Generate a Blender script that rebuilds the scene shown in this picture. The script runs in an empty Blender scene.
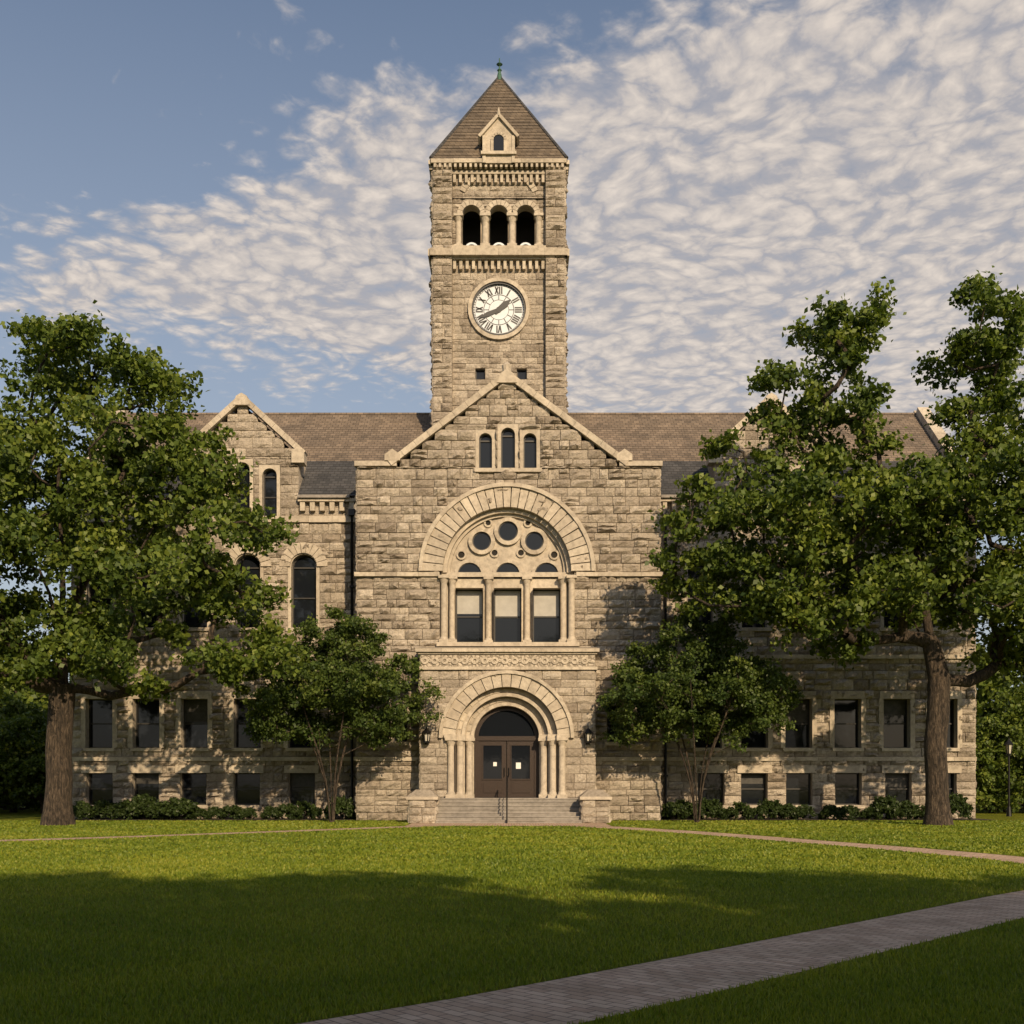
import bpy, math, random
import numpy as np
from mathutils import Vector
R=random.Random(7)
rad=math.radians
scene=bpy.context.scene
scene.view_settings.view_transform='Standard'
scene.view_settings.look='None'
scene.view_settings.exposure=0

SUN_AZ=20; SUN_EL=26
# ------------------------------------------------------------------ materials
def nd(nt,t,**kw):
    n=nt.nodes.new(t)
    for k,v in kw.items(): setattr(n,k,v)
    return n
def math_(nt,op,a,b=None,c=None,clamp=False):
    n=nt.nodes.new('ShaderNodeMath'); n.operation=op; n.use_clamp=clamp
    for i,x in enumerate((a,b,c)):
        if x is None: continue
        if isinstance(x,(int,float)): n.inputs[i].default_value=x
        else: nt.links.new(x,n.inputs[i])
    return n.outputs[0]
def ramp(nt,fac,stops):
    r=nt.nodes.new('ShaderNodeValToRGB'); e=r.color_ramp.elements
    while len(e)<len(stops): e.new(.5)
    for el,(p,c) in zip(e,stops):
        el.position=p; el.color=(c[0],c[1],c[2],1)
    nt.links.new(fac,r.inputs[0]); return r.outputs[0]
def mixc(nt,mode,fac,a,b):
    n=nt.nodes.new('ShaderNodeMix'); n.data_type='RGBA'; n.blend_type=mode
    for i,x in ((0,fac),(6,a),(7,b)):
        if isinstance(x,(int,float)): n.inputs[i].default_value=x
        elif isinstance(x,tuple): n.inputs[i].default_value=(*x,1)
        else: nt.links.new(x,n.inputs[i])
    return n.outputs[2]
def newmat(name):
    m=bpy.data.materials.new(name); m.use_nodes=True
    return m,m.node_tree,m.node_tree.nodes['Principled BSDF']
def noise(nt,vec,scale,detail=4,rough=.6,dist=0,dim='3D'):
    n=nd(nt,'ShaderNodeTexNoise'); n.noise_dimensions=dim; n.inputs['Scale'].default_value=scale
    n.inputs['Detail'].default_value=detail; n.inputs['Roughness'].default_value=rough
    n.inputs['Distortion'].default_value=dist
    if vec is not None: nt.links.new(vec,n.inputs['Vector'])
    return n.outputs['Fac']
def objco(nt,scale=(1,1,1)):
    t=nd(nt,'ShaderNodeTexCoord'); m=nd(nt,'ShaderNodeMapping'); m.inputs['Scale'].default_value=scale
    nt.links.new(t.outputs['Object'],m.inputs[0]); return m.outputs[0]
def bump(nt,bs,h,strength,dist=.02):
    b=nd(nt,'ShaderNodeBump'); b.inputs['Strength'].default_value=strength; b.inputs['Distance'].default_value=dist
    nt.links.new(h,b.inputs['Height']); nt.links.new(b.outputs[0],bs.inputs['Normal'])
def tintattr(nt):
    a=nd(nt,'ShaderNodeAttribute'); a.attribute_name='tint'; return a.outputs['Fac']
M={}
def stone(name,cols,bs_=.5,nscale=9,bd=.06,k1=.6):
    m,nt,b=newmat(name); co=objco(nt)
    c=ramp(nt,tintattr(nt),[(0,cols[0]),(.3,cols[1]),(.7,cols[2]),(1,cols[3])])
    n1=noise(nt,co,nscale,4,.65)
    c=mixc(nt,'MULTIPLY',k1,c,ramp(nt,n1,[(.28,(.5,.49,.48)),(.58,(1.08,1.07,1.05))]))
    n2=noise(nt,objco(nt,(.5,.5,.16)),1.6,3,.6)
    c=mixc(nt,'MULTIPLY',.55,c,ramp(nt,n2,[(.3,(.60,.60,.60)),(.58,(1,1,1))]))
    nt.links.new(c,b.inputs['Base Color']); b.inputs['Roughness'].default_value=.92
    b.inputs['Specular IOR Level'].default_value=.2
    h=noise(nt,co,15,4,.7)
    bump(nt,b,h,bs_,bd)
    M[name]=m
stone('stone_rock_faced',[(.32,.272,.22),(.425,.37,.305),(.485,.425,.35),(.58,.515,.43)],1.0,9,.10,.7)
stone('stone_dressed',[(.42,.365,.295),(.465,.41,.335),(.505,.445,.365),(.55,.49,.40)],.35,5)
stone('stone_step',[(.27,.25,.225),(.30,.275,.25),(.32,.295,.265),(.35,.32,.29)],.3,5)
m,nt,b=newmat('stone_carved'); co=objco(nt)
v=nd(nt,'ShaderNodeTexVoronoi',feature='DISTANCE_TO_EDGE'); v.inputs['Scale'].default_value=5
nt.links.new(co,v.inputs['Vector'])
c=mixc(nt,'MIX',ramp(nt,v.outputs['Distance'],[(0,(0,0,0)),(.18,(1,1,1))]),(.2,.17,.135),(.48,.42,.34))
nt.links.new(c,b.inputs['Base Color']); b.inputs['Roughness'].default_value=.9
bump(nt,b,v.outputs['Distance'],1,.15); M['stone_carved']=m
def shingle(name,c1,c2,axis):
    m,nt,b=newmat(name); t=nd(nt,'ShaderNodeTexCoord')
    sx=nd(nt,'ShaderNodeSeparateXYZ'); nt.links.new(t.outputs['Object'],sx.inputs[0])
    cb=nd(nt,'ShaderNodeCombineXYZ')
    nt.links.new(math_(nt,'ADD',sx.outputs['X'],sx.outputs['Y']) if axis=='both' else sx.outputs['X'],cb.inputs[0])
    nt.links.new(sx.outputs['Z'],cb.inputs[1])
    br=nd(nt,'ShaderNodeTexBrick'); br.inputs['Scale'].default_value=1
    br.inputs['Brick Width'].default_value=.3; br.inputs['Row Height'].default_value=.17
    br.inputs['Mortar Size'].default_value=.012; br.inputs['Bias'].default_value=0
    br.inputs['Color1'].default_value=(*c1,1); br.inputs['Color2'].default_value=(*c2,1)
    br.inputs['Mortar'].default_value=(c1[0]*.35,c1[1]*.35,c1[2]*.35,1)
    nt.links.new(cb.outputs[0],br.inputs['Vector'])
    n=noise(nt,t.outputs['Object'],.8,4,.65)
    c=mixc(nt,'MULTIPLY',.8,br.outputs['Color'],ramp(nt,n,[(.3,(.55,.56,.58)),(.65,(1.1,1.08,1.05))]))
    nt.links.new(c,b.inputs['Base Color']); b.inputs['Roughness'].default_value=.85
    bump(nt,b,noise(nt,t.outputs['Object'],25,3),.4,.03); M[name]=m
shingle('roof_shingle',(.15,.118,.092),(.24,.19,.148),'x')
shingle('roof_slate_dark',(.045,.047,.052),(.08,.08,.086),'x')
shingle('roof_tower_shingle',(.115,.09,.066),(.18,.142,.104),'both')
def simple(name,col,rough=.5,metal=0,spec=.5,bmp=0,ns=20,var=0):
    m,nt,b=newmat(name)
    b.inputs['Base Color'].default_value=(*col,1); b.inputs['Roughness'].default_value=rough
    b.inputs['Metallic'].default_value=metal; b.inputs['Specular IOR Level'].default_value=spec
    co=objco(nt)
    n=noise(nt,co,ns,3)
    c=mixc(nt,'MULTIPLY',1,col,ramp(nt,n,[(.3,(1-var,)*3),(.7,(1,1,1))]))
    nt.links.new(c,b.inputs['Base Color'])
    if bmp: bump(nt,b,n,bmp,.02)
    M[name]=m; return m
simple('window_glass',(.009,.011,.015),.05,0,.40,.12,1.4)
simple('window_frame',(.03,.027,.024),.5,var=.3)
simple('window_blind',(.40,.385,.35),.6,var=.2,ns=3)
simple('window_curtain_dim',(.06,.057,.052),.6,var=.6,ns=5)
simple('paper_notice',(.70,.70,.68),.7)
simple('door_wood',(.03,.015,.009),.4,bmp=.2,var=.4)
simple('black_iron',(.012,.012,.013),.4,.4,var=.2)
simple('copper_patina',(.05,.13,.09),.7,var=.4)
simple('clock_face',(.66,.70,.75),.25,var=.08,ns=4)
simple('clock_black',(.01,.01,.012),.4)
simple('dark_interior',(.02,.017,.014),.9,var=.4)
simple('lamp_glass',(.5,.48,.42),.2)
def leafmat(name,cols,tr):
    m,nt,b=newmat(name)
    c=ramp(nt,tintattr(nt),[(0,cols[0]),(.5,cols[1]),(1,cols[2])])
    nt.links.new(c,b.inputs['Base Color']); b.inputs['Roughness'].default_value=.5
    b.inputs['Specular IOR Level'].default_value=.3
    t=nd(nt,'ShaderNodeBsdfTranslucent'); 
    c2=mixc(nt,'MULTIPLY',1,c,(1.4,1.5,.5))
    nt.links.new(c2,t.inputs['Color'])
    mx=nd(nt,'ShaderNodeMixShader'); mx.inputs[0].default_value=tr
    nt.links.new(b.outputs[0],mx.inputs[1]); nt.links.new(t.outputs[0],mx.inputs[2])
    nt.links.new(mx.outputs[0],nt.nodes['Material Output'].inputs[0]); M[name]=m
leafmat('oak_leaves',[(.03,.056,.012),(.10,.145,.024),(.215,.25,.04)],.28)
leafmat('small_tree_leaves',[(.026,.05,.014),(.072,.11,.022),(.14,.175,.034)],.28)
leafmat('shrub_leaves',[(.018,.032,.01),(.035,.058,.014),(.06,.09,.022)],.2)
leafmat('grass_blade',[(.085,.135,.014),(.18,.235,.024),(.30,.31,.04)],.35)
m,nt,b=newmat('bark'); co=objco(nt,(5,5,1.1))
n=noise(nt,co,2.5,6,.7,.6)
nt.links.new(ramp(nt,n,[(.36,(.018,.014,.010)),(.5,(.065,.048,.034)),(.64,(.155,.115,.08))]),b.inputs['Base Color'])
b.inputs['Roughness'].default_value=.95; bump(nt,b,n,1,.25); M['bark']=m
# lawn
m,nt,b=newmat('lawn'); t=nd(nt,'ShaderNodeTexCoord'); oc=t.outputs['Object']
n1=noise(nt,oc,.16,4,.6); n2=noise(nt,oc,2.2,4,.7); n3=noise(nt,oc,38,3,.75)
c=ramp(nt,n3,[(.25,(.085,.115,.012)),(.5,(.19,.22,.02)),(.75,(.30,.30,.036))])
c=mixc(nt,'MULTIPLY',.6,c,ramp(nt,n2,[(.3,(.72,.75,.6)),(.65,(1.1,1.08,1))]))
c=mixc(nt,'MULTIPLY',.7,c,ramp(nt,n1,[(.35,(.75,.85,.7)),(.6,(1.15,1.05,1))]))
nt.links.new(c,b.inputs['Base Color']); b.inputs['Roughness'].default_value=1; b.inputs['Specular IOR Level'].default_value=.1
bump(nt,b,n3,1,.1); M['lawn']=m
# brick path
m,nt,b=newmat('brick_paving'); t=nd(nt,'ShaderNodeTexCoord')
br=nd(nt,'ShaderNodeTexBrick'); br.inputs['Scale'].default_value=1
br.inputs['Brick Width'].default_value=.22; br.inputs['Row Height'].default_value=.11
br.inputs['Mortar Size'].default_value=.007; br.inputs['Mortar Smooth'].default_value=.4
br.inputs['Color1'].default_value=(.46,.31,.21,1); br.inputs['Color2'].default_value=(.63,.46,.33,1)
br.inputs['Mortar'].default_value=(.15,.115,.085,1)
nt.links.new(t.outputs['UV'],br.inputs['Vector'])
n=noise(nt,t.outputs['Object'],1.3,5,.7)
c=mixc(nt,'MULTIPLY',.8,br.outputs['Color'],ramp(nt,n,[(.3,(.62,.62,.58)),(.6,(1.05,1.05,1.05))]))
nt.links.new(c,b.inputs['Base Color']); b.inputs['Roughness'].default_value=.85
bb=math_(nt,'SUBTRACT',noise(nt,t.outputs['Object'],40,3),math_(nt,'MULTIPLY',br.outputs['Fac'],1.5))
bump(nt,b,bb,.6,.015); M['brick_paving']=m
simple('mulch_soil',(.05,.035,.022),.95,bmp=.8,ns=12,var=.6)

# ------------------------------------------------------------------ mesh helpers
class MB:
    def __init__(s): s.v=[];s.f=[];s.m=[];s.t=[]
    def add(s,vs,fs,mat,tint=None):
        o=len(s.v); s.v.extend(vs)
        if tint is None: tint=R.random()
        for f in fs:
            s.f.append(tuple(i+o for i in f)); s.m.append(mat); s.t.append(tint)
    def build(s,name,parent=None,smooth=False):
        me=bpy.data.meshes.new(name); me.from_pydata(s.v,[],s.f)
        used=sorted(set(s.m)); ix={k:i for i,k in enumerate(used)}
        for k in used: me.materials.append(M[k])
        me.polygons.foreach_set('material_index',[ix[k] for k in s.m])
        a=me.attributes.new('tint','FLOAT','FACE'); a.data.foreach_set('value',s.t)
        if smooth: me.polygons.foreach_set('use_smooth',[True]*len(s.f))
        me.update()
        ob=bpy.data.objects.new(name,me); scene.collection.objects.link(ob)
        if parent: ob.parent=parent
        return ob
def empty(name,loc=(0,0,0)):
    e=bpy.data.objects.new(name,None); e.location=loc; e.empty_display_size=.5
    scene.collection.objects.link(e); return e
class Fr:
    def __init__(s,o,u,n): s.o=o;s.u=u;s.n=n
    def p(s,a,z,n): return (s.o[0]+s.u[0]*a+s.n[0]*n, s.o[1]+s.u[1]*a+s.n[1]*n, z)
def front(y): return Fr((0,y,0),(1,0,0),(0,-1,0))
def side(x,sgn): return Fr((x,0,0),(0,1,0),(sgn,0,0))
BX=[(0,1,3,2),(4,6,7,5),(0,4,5,1),(2,3,7,6),(0,2,6,4),(1,5,7,3)]
def box(B,F,a0,a1,z0,z1,n0,n1,mat,tint=None):
    vs=[F.p(a,z,n) for a in (a0,a1) for z in (z0,z1) for n in (n0,n1)]
    B.add(vs,BX,mat,tint)
def courses(B,F,a0,a1,z0,z1,n0,n1,mat,L=1.1):
    k=max(1,int(round((a1-a0)/L))); 
    for i in range(k):
        box(B,F,a0+(a1-a0)*i/k+.004,a0+(a1-a0)*(i+1)/k-.004,z0,z1,n0,n1+R.uniform(-.012,.012),mat)
def poly(B,F,pts,n,mat,tint=None):
    B.add([F.p(a,z,n) for a,z in pts],[tuple(range(len(pts)))],mat,tint)
def prism(B,F,pts,n0,n1,mat,tint=None):
    k=len(pts); vs=[F.p(a,z,n0) for a,z in pts]+[F.p(a,z,n1) for a,z in pts]
    fs=[tuple(range(k)),tuple(range(2*k-1,k-1,-1))]+[(i,(i+1)%k,(i+1)%k+k,i+k) for i in range(k)]
    B.add(vs,fs,mat,tint)
def arcp(cx,cz,r,k,a0=0,a1=180):
    return [(cx+r*math.cos(rad(a0+(a1-a0)*i/k)),cz+r*math.sin(rad(a0+(a1-a0)*i/k))) for i in range(k+1)]
def ring(B,F,cx,cz,r0,r1,n0,n1,k,mat,a0=0,a1=180,gap=.012,jit=0.0):
    for i in range(k):
        s=a0+(a1-a0)*i/k; e=a0+(a1-a0)*(i+1)/k
        g=math.degrees(gap/((r0+r1)/2)); q=n1+R.uniform(-jit,jit)
        sub=2 if gap>0 else 1
        pts=arcp(cx,cz,r1,sub,s+g,e-g)+arcp(cx,cz,r0,sub,e-g,s+g)
        prism(B,F,pts,n0,q,mat)
def strip_reveal(B,F,pts,n0,n1,mat,tint=.5):
    k=len(pts); vs=[F.p(a,z,n0) for a,z in pts]+[F.p(a,z,n1) for a,z in pts]
    B.add(vs,[(i,i+1,i+1+k,i+k) for i in range(k-1)],mat,tint)
def archprof(cx,zs,zb,r,k=28): return [(cx+r,zb)]+arcp(cx,zs,r,k)+[(cx-r,zb)]
def arch_reveal(B,F,cx,zs,zb,r,n0,n1,mat): strip_reveal(B,F,archprof(cx,zs,zb,r),n0,n1,mat)
def arch_plate(B,F,cx,zs,zb,r0,r1,n,mat):
    A=archprof(cx,zs,zb,r0); C=archprof(cx,zs,zb,r1); k=len(A)
    B.add([F.p(a,z,n) for a,z in A+C],[(i,i+1,i+1+k,i+k) for i in range(k-1)],mat,.5)
def arch_head(B,F,cx,zs,r,w,zt,n,mat):
    H=zt-zs; ca=math.degrees(math.atan2(H,w)); an=sorted(set([i*180/20 for i in range(21)]+[ca,180-ca]))
    I=[];O=[]
    for a in an:
        c,s=math.cos(rad(a)),math.sin(rad(a)); t=min(w/abs(c) if abs(c)>1e-6 else 1e9,H/s if s>1e-6 else 1e9)
        I.append((cx+r*c,zs+r*s)); O.append((cx+t*c,zs+t*s))
    k=len(an); B.add([F.p(a,z,n) for a,z in I+O],[(i,i+1,i+1+k,i+k) for i in range(k-1)],mat,.55)
def cyl(B,p0,p1,r0,r1,k,mat,tint=.5,cap=True):
    p0=Vector(p0);p1=Vector(p1);d=(p1-p0).normalized()
    x=d.orthogonal().normalized(); y=d.cross(x)
    vs=[tuple(p0+(x*math.cos(6.28318*i/k)+y*math.sin(6.28318*i/k))*r0) for i in range(k)]+[tuple(p1+(x*math.cos(6.28318*i/k)+y*math.sin(6.28318*i/k))*r1) for i in range(k)]
    fs=[(i,(i+1)%k,(i+1)%k+k,i+k) for i in range(k)]
    if cap: fs+=[tuple(range(k-1,-1,-1)),tuple(range(k,2*k))]
    B.add(vs,fs,mat,tint)
def column(B,F,a,n,z0,z1,r,mat='stone_dressed'):
    box(B,F,a-r*1.45,a+r*1.45,z0,z0+r*1.0,n-r*1.45,n+r*1.45,mat,.5)
    cyl(B,F.p(a,z0+r,n),F.p(a,z0+r*1.8,n),r*1.35,r*1.05,14,mat)
    cyl(B,F.p(a,z0+r*1.8,n),F.p(a,z1-r*2.4,n),r,r*.93,14,mat)
    cyl(B,F.p(a,z1-r*2.4,n),F.p(a,z1-r*.9,n),r*.95,r*1.5,14,mat)
    box(B,F,a-r*1.6,a+r*1.6,z1-r*.9,z1,n-r*1.6,n+r*1.6,mat,.6)
def cellblock(B,F,a,b,c,d,h,mat):
    w=b-a; hh=d-c; m=.016
    nx=3 if w>.4 else 2
    xs=[a,a+m]+[a+w*i/(nx+1) for i in range(1,nx+1)]+[b-m,b]
    zs=[c,c+m,c+hh*.33,c+hh*.66,d-m,d]
    vs=[];H=h*R.uniform(.45,1.35); tx=R.uniform(-.5,.5)*h; tz=R.uniform(-.6,.6)*h
    X=len(xs);Z=len(zs)
    for j,z in enumerate(zs):
        for i,x in enumerate(xs):
            e=i in(0,X-1) or j in(0,Z-1); r1=i in(1,X-2) or j in(1,Z-2)
            if e: vs.append(F.p(x,z,0))
            elif r1: vs.append(F.p(x,z,H*R.uniform(.3,.6)))
            else:
                vs.append(F.p(x+R.uniform(-.045,.045),z+R.uniform(-.035,.035),max(.02,H*R.uniform(.55,1.25)+tx*((x-a)/w-.5)+tz*((z-c)/hh-.5))))
    fs=[(j*X+i,j*X+i+1,(j+1)*X+i+1,(j+1)*X+i) for j in range(Z-1) for i in range(X-1)]
    B.add(vs,fs,mat)
def ashlar(B,F,z0,z1,rangefn,openings,course=.42,h=.09,mat='stone_rock_faced',bw=(.38,1.05)):
    br=sorted(set([round(z0,3),round(z1,3)]+[round(z,3) for o in openings for z in o[1] if z0<z<z1]))
    rows=[]
    for lo,hi in zip(br[:-1],br[1:]):
        if hi-lo<.03: 
            rows.append((lo,hi)); continue
        k=max(1,round((hi-lo)/course)); ws=[R.uniform(.72,1.3) for _ in range(k)]; s=sum(ws); z=lo
        for w in ws: rows.append((z,z+w*(hi-lo)/s)); z+=w*(hi-lo)/s
    for lo,hi in rows:
        mid=(lo+hi)/2; rg=rangefn(mid)
        if rg is None: continue
        iv=[rg]
        for o in openings:
            q=o[0](mid)
            if q is None: continue
            nv=[]
            for a,b in iv:
                if q[1]<=a or q[0]>=b: nv.append((a,b)); continue
                if q[0]>a: nv.append((a,q[0]))
                if q[1]<b: nv.append((q[1],b))
            iv=nv
        for a,b in iv:
            x=a
            while x<b-1e-4:
                w=R.uniform(*bw)
                if b-(x+w)<bw[0]*.8: w=b-x
                if w>bw[1]*1.35: w=w/2
                if hi-lo>.42 and R.random()<.22 and w>.4:
                    zm=lo+(hi-lo)*R.uniform(.42,.58)
                    cellblock(B,F,x,x+w,lo,zm,h,mat); cellblock(B,F,x,x+w,zm,hi,h,mat)
                else: cellblock(B,F,x,x+w,lo,hi,h,mat)
                x+=w
def rectop(a0,a1,z0,z1): return (lambda z:(a0,a1) if z0<z<z1 else None,[z0,z1])
def archop(cx,zs,zb,r):
    def f(z):
        if zb<z<=zs: return (cx-r,cx+r)
        if zs<z<zs+r: 
            q=math.sqrt(r*r-(z-zs)**2); return (cx-q,cx+q)
    return (f,[zb,zs])
def window(B,F,a0,a1,z0,z1,depth=.32,blind=0,trim=True,sash=True,mull=False,bm='window_blind'):
    strip_reveal(B,F,[(a0,z0),(a0,z1),(a1,z1),(a1,z0),(a0,z0)],.03,-depth,'stone_dressed')
    poly(B,F,[(a0,z0),(a1,z0),(a1,z1),(a0,z1)],-depth+.002,'window_glass')
    f=.055;n0,n1=-depth+.004,-depth+.07
    box(B,F,a0,a0+f,z0,z1,n0,n1,'window_frame');box(B,F,a1-f,a1,z0,z1,n0,n1,'window_frame')
    box(B,F,a0+f,a1-f,z0,z0+f,n0,n1,'window_frame');box(B,F,a0+f,a1-f,z1-f,z1,n0,n1,'window_frame')
    zm=(z0+z1)/2
    if sash: box(B,F,a0+f,a1-f,zm-.03,zm+.03,n0,n1,'window_frame')
    if mull: box(B,F,(a0+a1)/2-.025,(a0+a1)/2+.025,z0+f,z1-f,n0,n1-.01,'window_frame')
    if blind>0: poly(B,F,[(a0+f,z1-f-(z1-z0)*blind),(a1-f,z1-f-(z1-z0)*blind),(a1-f,z1-f),(a0+f,z1-f)],-depth+.008,bm)
    if trim:
        box(B,F,a0-.12,a1+.12,z0-.16,z0-.001,-.05,.2,'stone_dressed')
        box(B,F,a0-.2,a1+.2,z1+.001,z1+.36,-.05,.17,'stone_dressed')
def archwin(B,F,cx,z0,zs,r,depth=.32,ringw=.0,k=9):
    w=r+.16
    arch_head(B,F,cx,zs,r,w,zs+r+.16,.07,'stone_dressed')
    for s in(-1,1):
        x0,x1=sorted((cx+s*r,cx+s*w)); 
        box(B,F,x0,x1,z0,zs-.001,-.02,.07,'stone_dressed')
    arch_reveal(B,F,cx,zs,z0,r,.07,-depth,'stone_dressed')
    poly(B,F,archprof(cx,zs,z0,r),-depth+.002,'window_glass')
    ring(B,F,cx,zs,r-.06,r-.001,-depth+.004,-depth+.07,8,'window_frame',gap=0)
    n0,n1=-depth+.004,-depth+.07
    for s in(-1,1):
        x0,x1=sorted((cx+s*r,cx+s*(r-.06))); box(B,F,x0,x1,z0,zs,n0,n1,'window_frame')
    box(B,F,cx-r+.06,cx+r-.06,z0,z0+.06,n0,n1,'window_frame')
    box(B,F,cx-r+.06,cx+r-.06,zs-.035,zs+.035,n0,n1,'window_frame')
    if zs-z0>1.8: box(B,F,cx-r+.06,cx+r-.06,(zs+z0)/2-.03,(zs+z0)/2+.03,n0,n1,'window_frame')
    box(B,F,cx-w-.08,cx+w+.08,z0-.16,z0-.001,-.03,.19,'stone_dressed')
    if ringw>0: ring(B,F,cx,zs,r+.05,r+.05+ringw,.0,.17,k,'stone_dressed',jit=.015)
def archwinop(cx,z0,zs,r): return rectop(cx-r-.16,cx+r+.16,z0,zs+r+.16)
def slope(B,F,p0,p1,t,n0,n1,mat,tint=None,k=1):
    (a0,z0),(a1,z1)=p0,p1; L=math.hypot(a1-a0,z1-z0); ua,uz=(a1-a0)/L,(z1-z0)/L; na,nz=-uz,ua
    if nz<0: na,nz=-na,-nz
    for i in range(k):
        s=L*i/k+.006; e=L*(i+1)/k-.006
        P=[(a0+ua*s,z0+uz*s),(a0+ua*e,z0+uz*e)]
        prism(B,F,[P[0],P[1],(P[1][0]+na*t,P[1][1]+nz*t),(P[0][0]+na*t,P[0][1]+nz*t)],n0,n1,mat,tint)
def dentils(B,F,a0,a1,z0,z1,n0,n1,w,gap,mat='stone_dressed'):
    k=max(1,int(round((a1-a0+gap)/(w+gap)))); st=(a1-a0+gap)/k
    for i in range(k): box(B,F,a0+i*st,a0+i*st+st-gap,z0,z1,n0,n1,mat)

# survey of the front elevation: distances measured off the frontage at a
# viewing distance of 50 m, converted to metres on each wall plane
def E(d):
    s=1100/(50+d); return (lambda x:(x-512)/s),(lambda y:(783-y)/s+1.7)

BLD=empty('stone_clock_tower_hall')
# ------------------------------------------------------------------ pavilion
X,Z=E(0); F=front(0); B=MB()
cx=X(507)
PL,PR=X(357),X(660); zsh=Z(467); zap=Z(378)
def pav_range(z):
    if z<zsh: return (PL,PR)
    t=(z-zsh)/(zap-zsh); 
    if t>.96: return None
    return (X(395)+(cx-X(395))*t, X(622)+(cx-X(622))*t)
ops=[]
ops.append(archop(cx,Z(572),Z(646),67/22))
lan=[(485.5,469,440,6.5),(508,469,435,7),(530,469,440,6.5)]
for px,b_,s_,r_ in lan: ops.append(archwinop(X(px),Z(b_),Z(s_),r_/22))
sw=[(607,621),(393,407)]
for a,b_ in sw: ops.append(rectop(X(a),X(b_),Z(742),Z(705)))
ops.append(rectop(X(424),X(591),0,Z(652)))
ashlar(B,F,0,zap-.1,pav_range,ops+[(lambda z:None,[Z(573),Z(757),zsh])],course=.38,h=.18)
for px,b_,s_,r_ in lan: archwin(B,F,X(px),Z(b_),Z(s_),r_/22,.25)
for a,b_ in sw: window(B,F,X(a),X(b_),Z(742),Z(705))
for y0,y1,n in((573,577,.24),(757,761,.22)):
    for a,b_ in ((357,440),(576,660)) if y0==573 else ((357,420),(595,660)):
        courses(B,F,X(a)-(.1 if a==357 else 0),X(b_)+(.1 if b_==660 else 0),Z(y1),Z(y0),-.05,n,'stone_dressed')
box(B,F,X(475),X(541),Z(473),Z(469.5),-.05,.22,'stone_dressed',.5)
slope(B,F,(X(392),Z(467)),(cx,Z(379.5)),.28,-.35,.28,'stone_dressed',k=9)
slope(B,F,(cx,Z(379.5)),(X(625),Z(467)),.28,-.35,.28,'stone_dressed',k=9)
prism(B,F,[(cx-.45,Z(385)),(cx+.45,Z(385)),(cx+.3,Z(376)),(cx,Z(371)),(cx-.3,Z(376))],-.4,.33,'stone_dressed')
cyl(B,F.p(cx,Z(372),0),F.p(cx,Z(366),0),.2,.24,10,'stone_dressed'); cyl(B,F.p(cx,Z(366),0),F.p(cx,Z(362),0),.24,.04,10,'stone_dressed')
for s,a,b_ in((-1,355,397),(1,619,662)):
    box(B,F,X(a),X(b_),zsh,zsh+.22,-.45,.22,'stone_dressed')
    xk=X(393) if s<0 else X(624)
    prism(B,F,[(xk-.35,zsh+.223),(xk+.35,zsh+.223),(xk+.35,zsh+.5),(xk,zsh+.75),(xk-.35,zsh+.5)],-.38,.29,'stone_dressed')
for s,x0 in((-1,PL),(1,PR)):
    ashlar(B,side(x0,s),0,zsh,lambda z:(0,2.5),[(lambda z:None,[Z(757)])],course=.38,h=.12)
    box(B,side(x0,s),.46,5,zsh-.003,zsh+.21,-.5,.07,'stone_dressed')
    poly(B,side(x0,s),[(2.5,Z(520)),(5,Z(520)),(5,zsh),(2.5,zsh)],0,'stone_rock_faced')
u=1/22.0
ring(B,F,cx,Z(572),64*u,84*u,-.05,.22,29,'stone_dressed',jit=.03,gap=.022)
ring(B,F,cx,Z(572),84*u+.003,88*u,-.03,.31,27,'stone_dressed',gap=0)
arch_reveal(B,F,cx,Z(572),Z(646),65.5*u,.1,-.3,'stone_dressed')
ring(B,F,cx,Z(572),60*u,65*u,-.32,-.1,30,'stone_dressed',gap=0)
arch_plate(B,F,cx,Z(572),Z(646),57*u,68*u,-.3,'stone_dressed')
arch_reveal(B,F,cx,Z(572),Z(646),57.1*u,-.3,-.5,'stone_dressed')
poly(B,F,arcp(cx,Z(572),57*u,30),-.44,'stone_dressed',.5)
wx=[(455.5,483),(494,521.5),(533,560.5)]
for a,b_ in wx:
    c_=X((a+b_)/2); r_=(b_-a)/2*u*.92
    poly(B,F,archprof(c_,Z(573),Z(577),r_,16),-.43,'window_glass')
    ring(B,F,c_,Z(573),r_-.03,r_+.12,-.44,-.33,10,'stone_dressed',gap=0)
    ring(B,F,c_,Z(573),r_-.07,r_-.031,-.43,-.40,10,'window_frame',gap=0)
    box(B,F,X(a),X(b_),Z(588),Z(577),-.5,-.36,'stone_dressed')
    window(B,F,X(a),X(b_),Z(643),Z(588),.5,blind={455.5:.42,494:.5,533:.46}[a],trim=False)
for px,py,ro in((508,529.5,10),(481.5,539.5,9.5),(534.5,539.5,9.5)):
    poly(B,F,arcp(X(px),Z(py),ro*u,24,0,345),-.425,'window_glass')
    ring(B,F,X(px),Z(py),ro*u,(ro+4)*u,-.44,-.28,24,'stone_dressed',0,360,gap=0)
    ring(B,F,X(px),Z(py),(ro-1.2)*u,(ro-.05)*u,-.43,-.39,20,'window_frame',0,360,gap=0)
for px,py,ro in((461,553,3.4),(554.5,553,3.4),(494.5,551,3),(521,551,3),(488,521,2.6),(528,521,2.6)):
    poly(B,F,arcp(X(px),Z(py),ro*u,14,0,335),-.43,'dark_interior')
    ring(B,F,X(px),Z(py),ro*u,(ro+1.8)*u,-.44,-.36,14,'stone_dressed',0,360,gap=0)
for a,b_ in((450.5,455.5),(483,494),(521.5,533),(560.5,565.5)):
    box(B,F,X(a),X(b_),Z(646),Z(572),-.5,-.37,'stone_dressed')
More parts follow.
